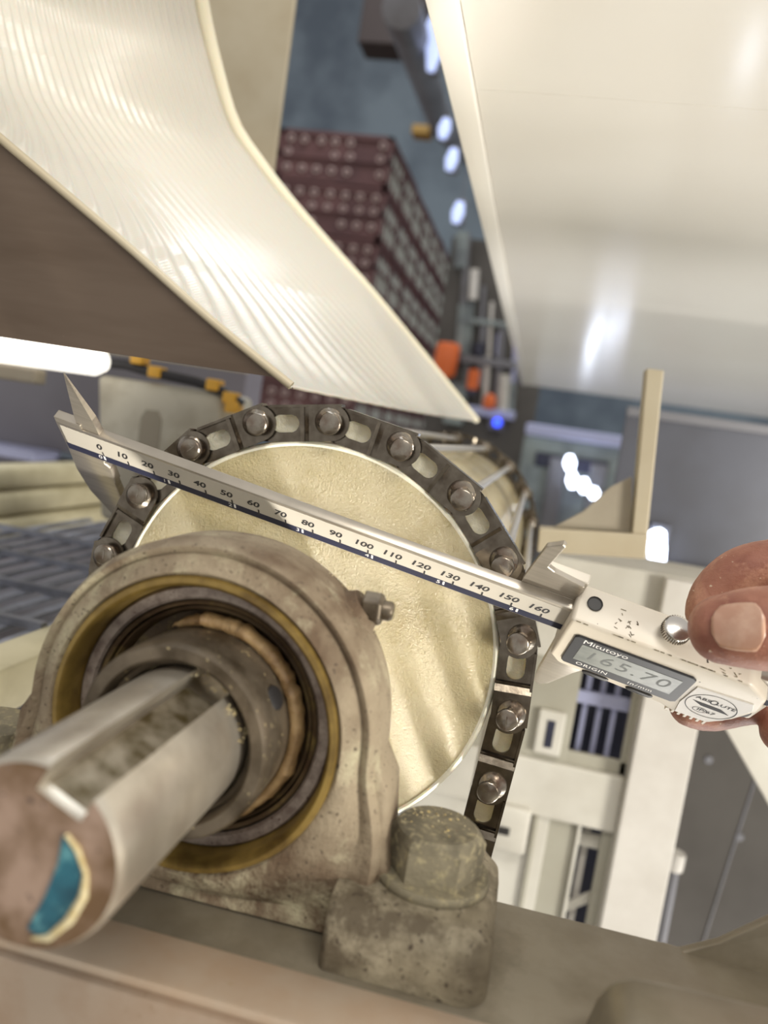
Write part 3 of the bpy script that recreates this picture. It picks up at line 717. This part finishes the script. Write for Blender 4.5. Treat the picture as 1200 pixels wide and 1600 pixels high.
# middle field: panel with opening, rail, lower field
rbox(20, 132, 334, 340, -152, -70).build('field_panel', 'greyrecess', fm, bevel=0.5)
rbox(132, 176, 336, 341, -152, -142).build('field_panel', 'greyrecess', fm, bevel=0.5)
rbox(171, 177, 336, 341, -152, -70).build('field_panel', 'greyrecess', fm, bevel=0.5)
rbox(106, 126, 328, 334, -146, -112).build('inspection_frame', 'whitepaint', fm, bevel=1.5)
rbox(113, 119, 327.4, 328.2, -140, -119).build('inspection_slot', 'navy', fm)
rbox(20, 176, 330, 338, -196, -152).build('middle_rail', 'whitepaint', fm, bevel=2.0)
rbox(86, 113, 322, 332, -226, -190).build('switch_box', 'whitepaint', fm, bevel=3, smooth=50)
rbox(90, 99, 321, 322.4, -212, -206).build('switch_slot', 'black', fm)
rbox(20, 128, 334, 340, -420, -196).build('lower_panel', 'whitepaint', fm, bevel=0.5)
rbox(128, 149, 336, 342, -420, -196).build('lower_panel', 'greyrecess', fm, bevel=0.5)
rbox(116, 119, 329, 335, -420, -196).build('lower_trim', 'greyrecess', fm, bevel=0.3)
rbox(149, 151.5, 331, 341, -420, -196).build('lower_trim', 'whitepaint', fm, bevel=0.3)
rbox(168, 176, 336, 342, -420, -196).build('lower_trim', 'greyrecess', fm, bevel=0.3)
MB().prism([(150, -268), (172, -252), (172, -260), (150, -276)], 345, 350, xz).build('diagonal_brace', 'whitepaint', fm, bevel=0.5)
rbox(150, 170, 345, 351, -218, -208).build('cross_bar', 'whitepaint', fm, bevel=1)
rbox(131, 173, 350, 356, -108, -98).build('cross_bar', 'bluebar', fm, bevel=1)
for x0 in (139, 150, 161):
    rbox(x0, x0+4, 356, 360, -150, -60).build('opening_bar', 'bluebar', fm)
rbox(157, 162, 356, 360, -420, -190).build('opening_bar', 'whitesteel', fm)
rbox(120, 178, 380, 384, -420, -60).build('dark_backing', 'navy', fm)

# pipe beside the column
pp = thing('drain_pipe', 'thin grey pipe with a coupling beside the white column', 'pipe', (252, 450, -420))
MB().tube([(252.5, 450, -420), (251.3, 450, -270)], 5.0, 16).build('pipe', 'duct', pp, smooth=60)
MB().tube([(251.3, 450, -270), (251, 450, -262), (252, 450, -254)], [7.5, 8.2, 7.2], 16).build('coupling', 'whitesteel', pp, smooth=60)
dpn = thing('dark_side_panel', 'dark grey steel panel behind the white column', 'panel', (400, 600, -300))
rbox(205, 900, 596, 602, -900, -20).build('lower_sheet', 'darkpanel', dpn, bevel=1)
for (x, z) in ((300, -215), (345, -290), (285, -345), (365, -230)):
    MB().lathe([(0, -2), (4, -1.6), (4.5, 0), (4.5, 1)], 16, YAX(x, 596, z)).build('rivet', 'duct', dpn, smooth=50)
MB().tube([(330, 595.5, -420), (352, 595.5, -190)], 1.2, 6).build('seam', 'duct', dpn)
dst = thing('steel_guard', 'blue grey steel guard panel behind the corner bracket', 'panel', (500, 640, 0))
rbox(160, 1400, 640, 646, -60, 133).build('guard_sheet', 'darksteel', dst, bevel=1)
rbox(160, 1400, 636, 648, 130, 140).build('guard_rim', 'duct', dst, bevel=1)
lt = thing('guard_reflection', 'bright white glowing capsule standing in for a reflection on the blue grey guard', 'lamp', (207, 625, -10))
MB().tube([(211, 625, 14), (212, 625, 11), (215, 625, -8), (218, 625, -26), (218.5, 625, -29)], [4, 8.5, 9.5, 8.5, 4], 16).build('reflection_glow', 'lamp', lt, smooth=60)  # emissive capsule imitates a bright reflection in the guard steel
rbox(204, 226, 630, 641, -36, 20).build('reflection_backing', 'darksteel', lt, bevel=1)

# ================================================================== LEFT SIDE BACKGROUND
lb = thing('gearbox_block', 'pale grey cast block with a dark slot behind the caliper tip', 'gearbox', (-230, 360, 0))
MB().prism([(-286, 87), (-176, 87), (-171, 49), (-212, 46), (-214, -30), (-270, -30)], 330, 400, xz).build('block_body', 'block', lb, bevel=5, smooth=50)
MB().prism([(-214, 46), (-120, 46), (-120, -60), (-214, -60)], 345, 400, xz).build('block_side', 'block', lb, bevel=3, smooth=50)
MB().prism([(-243, 10), (-243, 58), (-239, 65), (-229, 65), (-225, 58), (-225, 10)], 329.2, 331, xz).build('slot', 'gusset', lb)
cb_ = thing('sensor_cable', 'black cable with yellow clips lying over the pale grey block', 'cable', (-230, 340, 90))
MB().tube([(-300, 335, 97), (-262, 332, 98), (-240, 330, 95), (-200, 330, 92.5), (-176, 330, 88), (-160, 332, 80)], 4.2, 10).build('cable', 'cable', cb_, smooth=60)
for (x, z) in ((-250, 104), (-234, 95.5), (-184, 92), (-169, 84), (-166, 77)):
    rbox(x-5.5, x+5.5, 324, 338, z-4.5, z+4.5).build('clip', 'yellow', cb_, bevel=1.5)
tl = thing('tube_lamp', 'glowing warm white tube lamp under the dark chute side', 'lamp', (-330, 300, 95))
MB().tube([(-520, 300, 94), (-270, 300, 96.5), (-262, 300, 97)], [11, 11, 7], 20).build('tube', 'lampwarm', tl, smooth=60)
rbox(-366, -318, 296, 312, 72, 84).build('lamp_clip', 'gusset', tl, bevel=2)
bgp = thing('control_cabinet', 'flat blue grey cabinet with a pale bluish ledge beyond the tube lamp', 'cabinet', (-800, 700, -30))
rbox(-1400, -300, 700, 760, -18, 260).build('cabinet_door', 'bluegrey', bgp, bevel=2)
rbox(-900, -545, 640, 702, -30, -17).build('cabinet_ledge', 'bluebar', bgp, bevel=3, smooth=50)
rbox(-1400, -300, 690, 760, -1000, -30).build('cabinet_plinth', 'bluegrey', bgp, bevel=2)
for k, (z0, z1, x0, m_) in enumerate(((-36, -12, -448, 'cream_rail'), (-62, -38, -446, 'cream_rail'), (-86, -64, -444, 'cream_rail'))):
    tag(rbox(x0, x0 + 24, 340, 676 - 20*k, z0, z1).build('guide_rail', m_, None, bevel=7, smooth=50), ('uppermost', 'middle', 'lowest')[k] + ' of the three cream guide rails beside the drum', 'rail', 'cream guide rails')
gl = thing('wire_grille', 'slatted wire conveyor grille below the cream guide rails', 'grille', (-240, 200, -60))
slat = MB().box(-3.4, 3.4, 30, 480, -61.5, -58.5)
s0 = slat.build('slat', 'wire', gl, bevel=0.6, world=True)
s0.matrix_local = Matrix.Translation((-0.180, 0, 0))
for k in range(1, 11): link('slat', s0.data, gl, None, Matrix.Translation((-180 - k*18.5, 0, 0)))
for y in (120, 190, 265, 350): rbox(-380, -176, y-3, y+3, -58.5, -54).build('cross_wire', 'wire', gl)
tag(rbox(-176, -150, -10, 500, -80, -56).build('side_rail', 'cream_rail', None, bevel=2, smooth=50), 'cream side rail along the inner edge of the wire grille', 'rail')
tag(rbox(-420, -150, -10, 500, -130, -120).build('drip_tray', 'bluegrey', None, bevel=2), 'dull grey drip tray beneath the wire grille', 'tray')

# ================================================================== CRATE STACK
cb0 = MB()
W, D, H = 620.0, 400.0, 262.0
def crate_body():
    b = MB(); b.box(10, W-10, 12, D-2, 6, H-6)
    for z0, z1 in ((0, 26), (118, 140), (H-26, H-2)): b.box(0, W, 0, D, z0, z1)
    for x0 in (0, W-26): b.box(x0, x0+26, 0, 30, 0, H-2)
    b.box(W-26, W, D-30, D, 0, H-2)
    return b
body_me = crate_body().build('crate_body', 'crate', None); bme = body_me.data; bpy.data.objects.remove(body_me)
cap_o = MB().lathe([(9, -4), (11, -10), (17, -10), (20, -6), (20, 14)], 14, YAX(), ).build('bottle_cap', 'cap', None, smooth=40); cme = cap_o.data; bpy.data.objects.remove(cap_o)
bot = MB().lathe([(0, 0), (30, 0), (32, 8), (32, 170), (24, 200), (14, 212), (14, 228), (0, 228)], 14).build('bottle', 'jar', None, smooth=50); jme = bot.data; bpy.data.objects.remove(bot)
ORD = ['top', 'second', 'third', 'fourth', 'fifth', 'sixth']
DEP = ['front', 'second', 'third', 'fourth', 'fifth', 'sixth', 'rearmost']
def crate(ix, iy, iz):
    x = -930 - W*(ix+1) - 8*ix; y = 4000 + iy*412; z = 1588 - 270*(iz+1)
    where = ('inner ' if ix else 'outer ')
    if iy == 0: lab = f'brown bottle crate at the front of the stack, {where}column, {ORD[iz]} layer'
    else: lab = f'brown bottle crate on the aisle side of the stack, {ORD[iz]} layer, {DEP[iy]} from the front'
    t = thing('bottle_crate', lab, 'crate', (x + random.uniform(-6, 6), y, z), 'brown bottle crates in the tall stack')
    link('crate_body', bme, t)
    if iy == 0:
        for r in range(3):
            for c in range(7):
                if random.random() < 0.1: continue
                link('bottle_cap', cme, t, None, Matrix.Translation((55 + c*85 + random.uniform(-6, 6), 8, (62, 142, 212)[r])))
    if ix == 0:
        for c in range(4):
            link('bottle', jme, t, None, Matrix.Translation((W - 34, 52 + c*98, 16)))
for iz in range(6):
    for ix in range(2): crate(ix, 0, iz)
    for iy in range(1, 7): crate(0, iy, iz)

# ================================================================== FAR CLUTTER
dk = thing('ceiling_duct', 'long grey ceiling duct running away beside the overhead plate', 'duct', (-850, 5000, 2000))
MB().tube([(-640, 2600, 1520), (-860, 5000, 2010), (-900, 8800, 2900)], 70, 12).build('duct_pipe', 'duct', dk, smooth=50)
for k, (x, y, z, l) in enumerate(((-585, 3000, 1640, 150), (-452, 3000, 1160, 40), (-500, 3000, 1275, 36), (-395, 3000, 960, 40))):
    t = thing('hall_lamp', ('large cool hall lamp at the top edge of the view', 'middle one of the three small cool hall lamps', 'small cool hall lamp next below the large one', 'lowest of the small cool hall lamps beside the plate')[k], 'lamp', (x, y, z), 'cool hall lamps')
    MB().tube([(x, y, z - l), (x + 4, y, z), (x + 8, y, z + l)], [16, 26 if k else 50, 16], 12).build('lamp_glass', 'lampsoft', t, smooth=60)
    rbox(x - 12, x + 30, y + 20, y + 60, z - l, z + l + 20).build('lamp_housing', 'duct', t, bevel=4)
    MB().tube([(x + 8, y + 40, z + l), (x + 8, y + 40, 5200)], 3, 6).build('lamp_rod', 'duct', t)
tag(rbox(-1480, -1080, 4960, 5200, 2480, 3100).build('roof_beam', 'darkbrown', None, bevel=8), 'dark brown roof beam end at the top of the hall', 'beam')
tag(rbox(-1050, -930, 4980, 5100, 1955, 2015).build('signal_box', 'ochre', None, bevel=8), 'small ochre box mounted high between stack and duct', 'box')
om = thing('drive_motor', 'large orange drive motor beyond the chute', 'motor', (-360, 3000, 300))
MB().lathe([(0, -60), (40, -60), (48, -50), (48, 60), (40, 72), (0, 72)], 24, frame((-348, 3000, 375), (1,0,0), (0,1,0), (0.05,0,1))).build('motor_body', 'orange', om, smooth=45)
rbox(-402, -330, 2960, 3040, 292, 345).build('motor_base', 'orange', om, bevel=6)
om2 = thing('drive_motor', 'small orange drive motor beside the large one', 'motor', (-225, 3000, 290))
MB().lathe([(0, -40), (20, -40), (24, -32), (24, 40), (0, 44)], 20, frame((-226, 3000, 315), (1,0,0), (0,1,0), (0,0,1))).build('motor_body', 'orange', om2, smooth=45)
rbox(-250, -205, 2980, 3020, 255, 278).build('motor_base', 'navy', om2, bevel=3)
fr2 = thing('process_machine', 'grey green process machine with pipes and posts beyond the chute', 'machine', (-150, 3100, 100))
rbox(-330, -250, 3060, 3140, 130, 300).build('machine_cabinet', 'machine', fr2, bevel=6)
for (x, z0, z1, r, m_) in ((-262, 300, 640, 12, 'machine'), (-205, 300, 560, 16, 'duct'), (-168, 180, 430, 14, 'whitesteel'), (-120, 180, 560, 15, 'duct'), (-92, 180, 360, 26, 'whitepaint'), (-60, 190, 330, 14, 'machine'), (-300, 420, 620, 26, 'machine'), (-150, 430, 520, 10, 'bluebar')):
    MB().tube([(x, 3080, z0), (x - 0.08*(z1-z0), 3080, z1)], r, 12).build('machine_post', m_, fr2, smooth=60)
for (x, z0, z1, r, m_) in ((-285, 640, 760, 20, 'whitesteel'), (-235, 560, 700, 9, 'duct'), (-185, 430, 640, 8, 'whitesteel'), (-225, 420, 470, 24, 'navy'), (-70, 330, 480, 9, 'bluebar'), (-110, 560, 680, 7, 'machine'), (-320, 620, 900, 14, 'duct'), (-355, 760, 900, 28, 'machine')):
    MB().tube([(x, 3066, z0), (x - 0.1*(z1-z0), 3066, z1)], r, 12).build('machine_post', m_, fr2, smooth=60)
rbox(-330, -120, 3050, 3080, 545, 565).build('machine_crossbar', 'machine', fr2, bevel=4)
rbox(-300, -70, 3050, 3080, 385, 415).build('machine_crossbar', 'duct', fr2, bevel=4)
rbox(-240, -40, 3040, 3080, 180, 215).build('machine_rail', 'bluebar', fr2, bevel=6)
rbox(-420, 40, 3150, 3170, -400, 900).build('machine_backplate', 'darkpanel', fr2)
MB().lathe([(0, 0), (22, 0), (26, 10), (26, 40), (12, 60), (0, 60)], 20, Matrix.Translation((-150, 3045, 213))).build('valve_knob', 'orange', fr2, smooth=40)
MB().lathe([(0, -18), (14, -12), (18, 0), (14, 12), (14, 40), (0, 40)], 16, YAX(-105, 3030, 161)).build('indicator_lamp', 'blue', fr2, smooth=60)
rbox(-140, -80, 3040, 3070, 130, 182).build('lamp_mount', 'duct', fr2, bevel=4)
fr3 = thing('far_line', 'grey production line behind the corner bracket', 'machine', (250, 2600, 0))
rbox(20, 900, 2600, 2700, -420, 120).build('line_body', 'machine', fr3, bevel=10)
rbox(20, 900, 2560, 2600, 125, 165).build('line_rail', 'bluebar', fr3, bevel=8)
for x in (120, 260, 420): rbox(x, x+60, 2580, 2600, -300, 60).build('line_door', 'duct', fr3, bevel=6)
for x in (70, 210): rbox(x, x+110, 2585, 2600, 20, 70).build('line_window', 'navy', fr3, bevel=4)
for k, (x, z, l) in enumerate(((187, 48, 26), (205, -8, 26), (246, -20, 24), (282, -40, 18))):
    t = thing('work_lamp', ('uppermost', 'second', 'third', 'lowest')[k] + ' of the four glowing work lamps on the far line', 'lamp', (x, 2540, z), 'work lamps on the far line')
    MB().tube([(x - 4, 2540, z + l), (x, 2540, z), (x + 6, 2540, z - l)], [10, 19, 10], 12).build('lamp_glass', 'lamp', t, smooth=60)
    rbox(x - 14, x + 14, 2555, 2580, z - l, z + l).build('lamp_housing', 'duct', t, bevel=3)
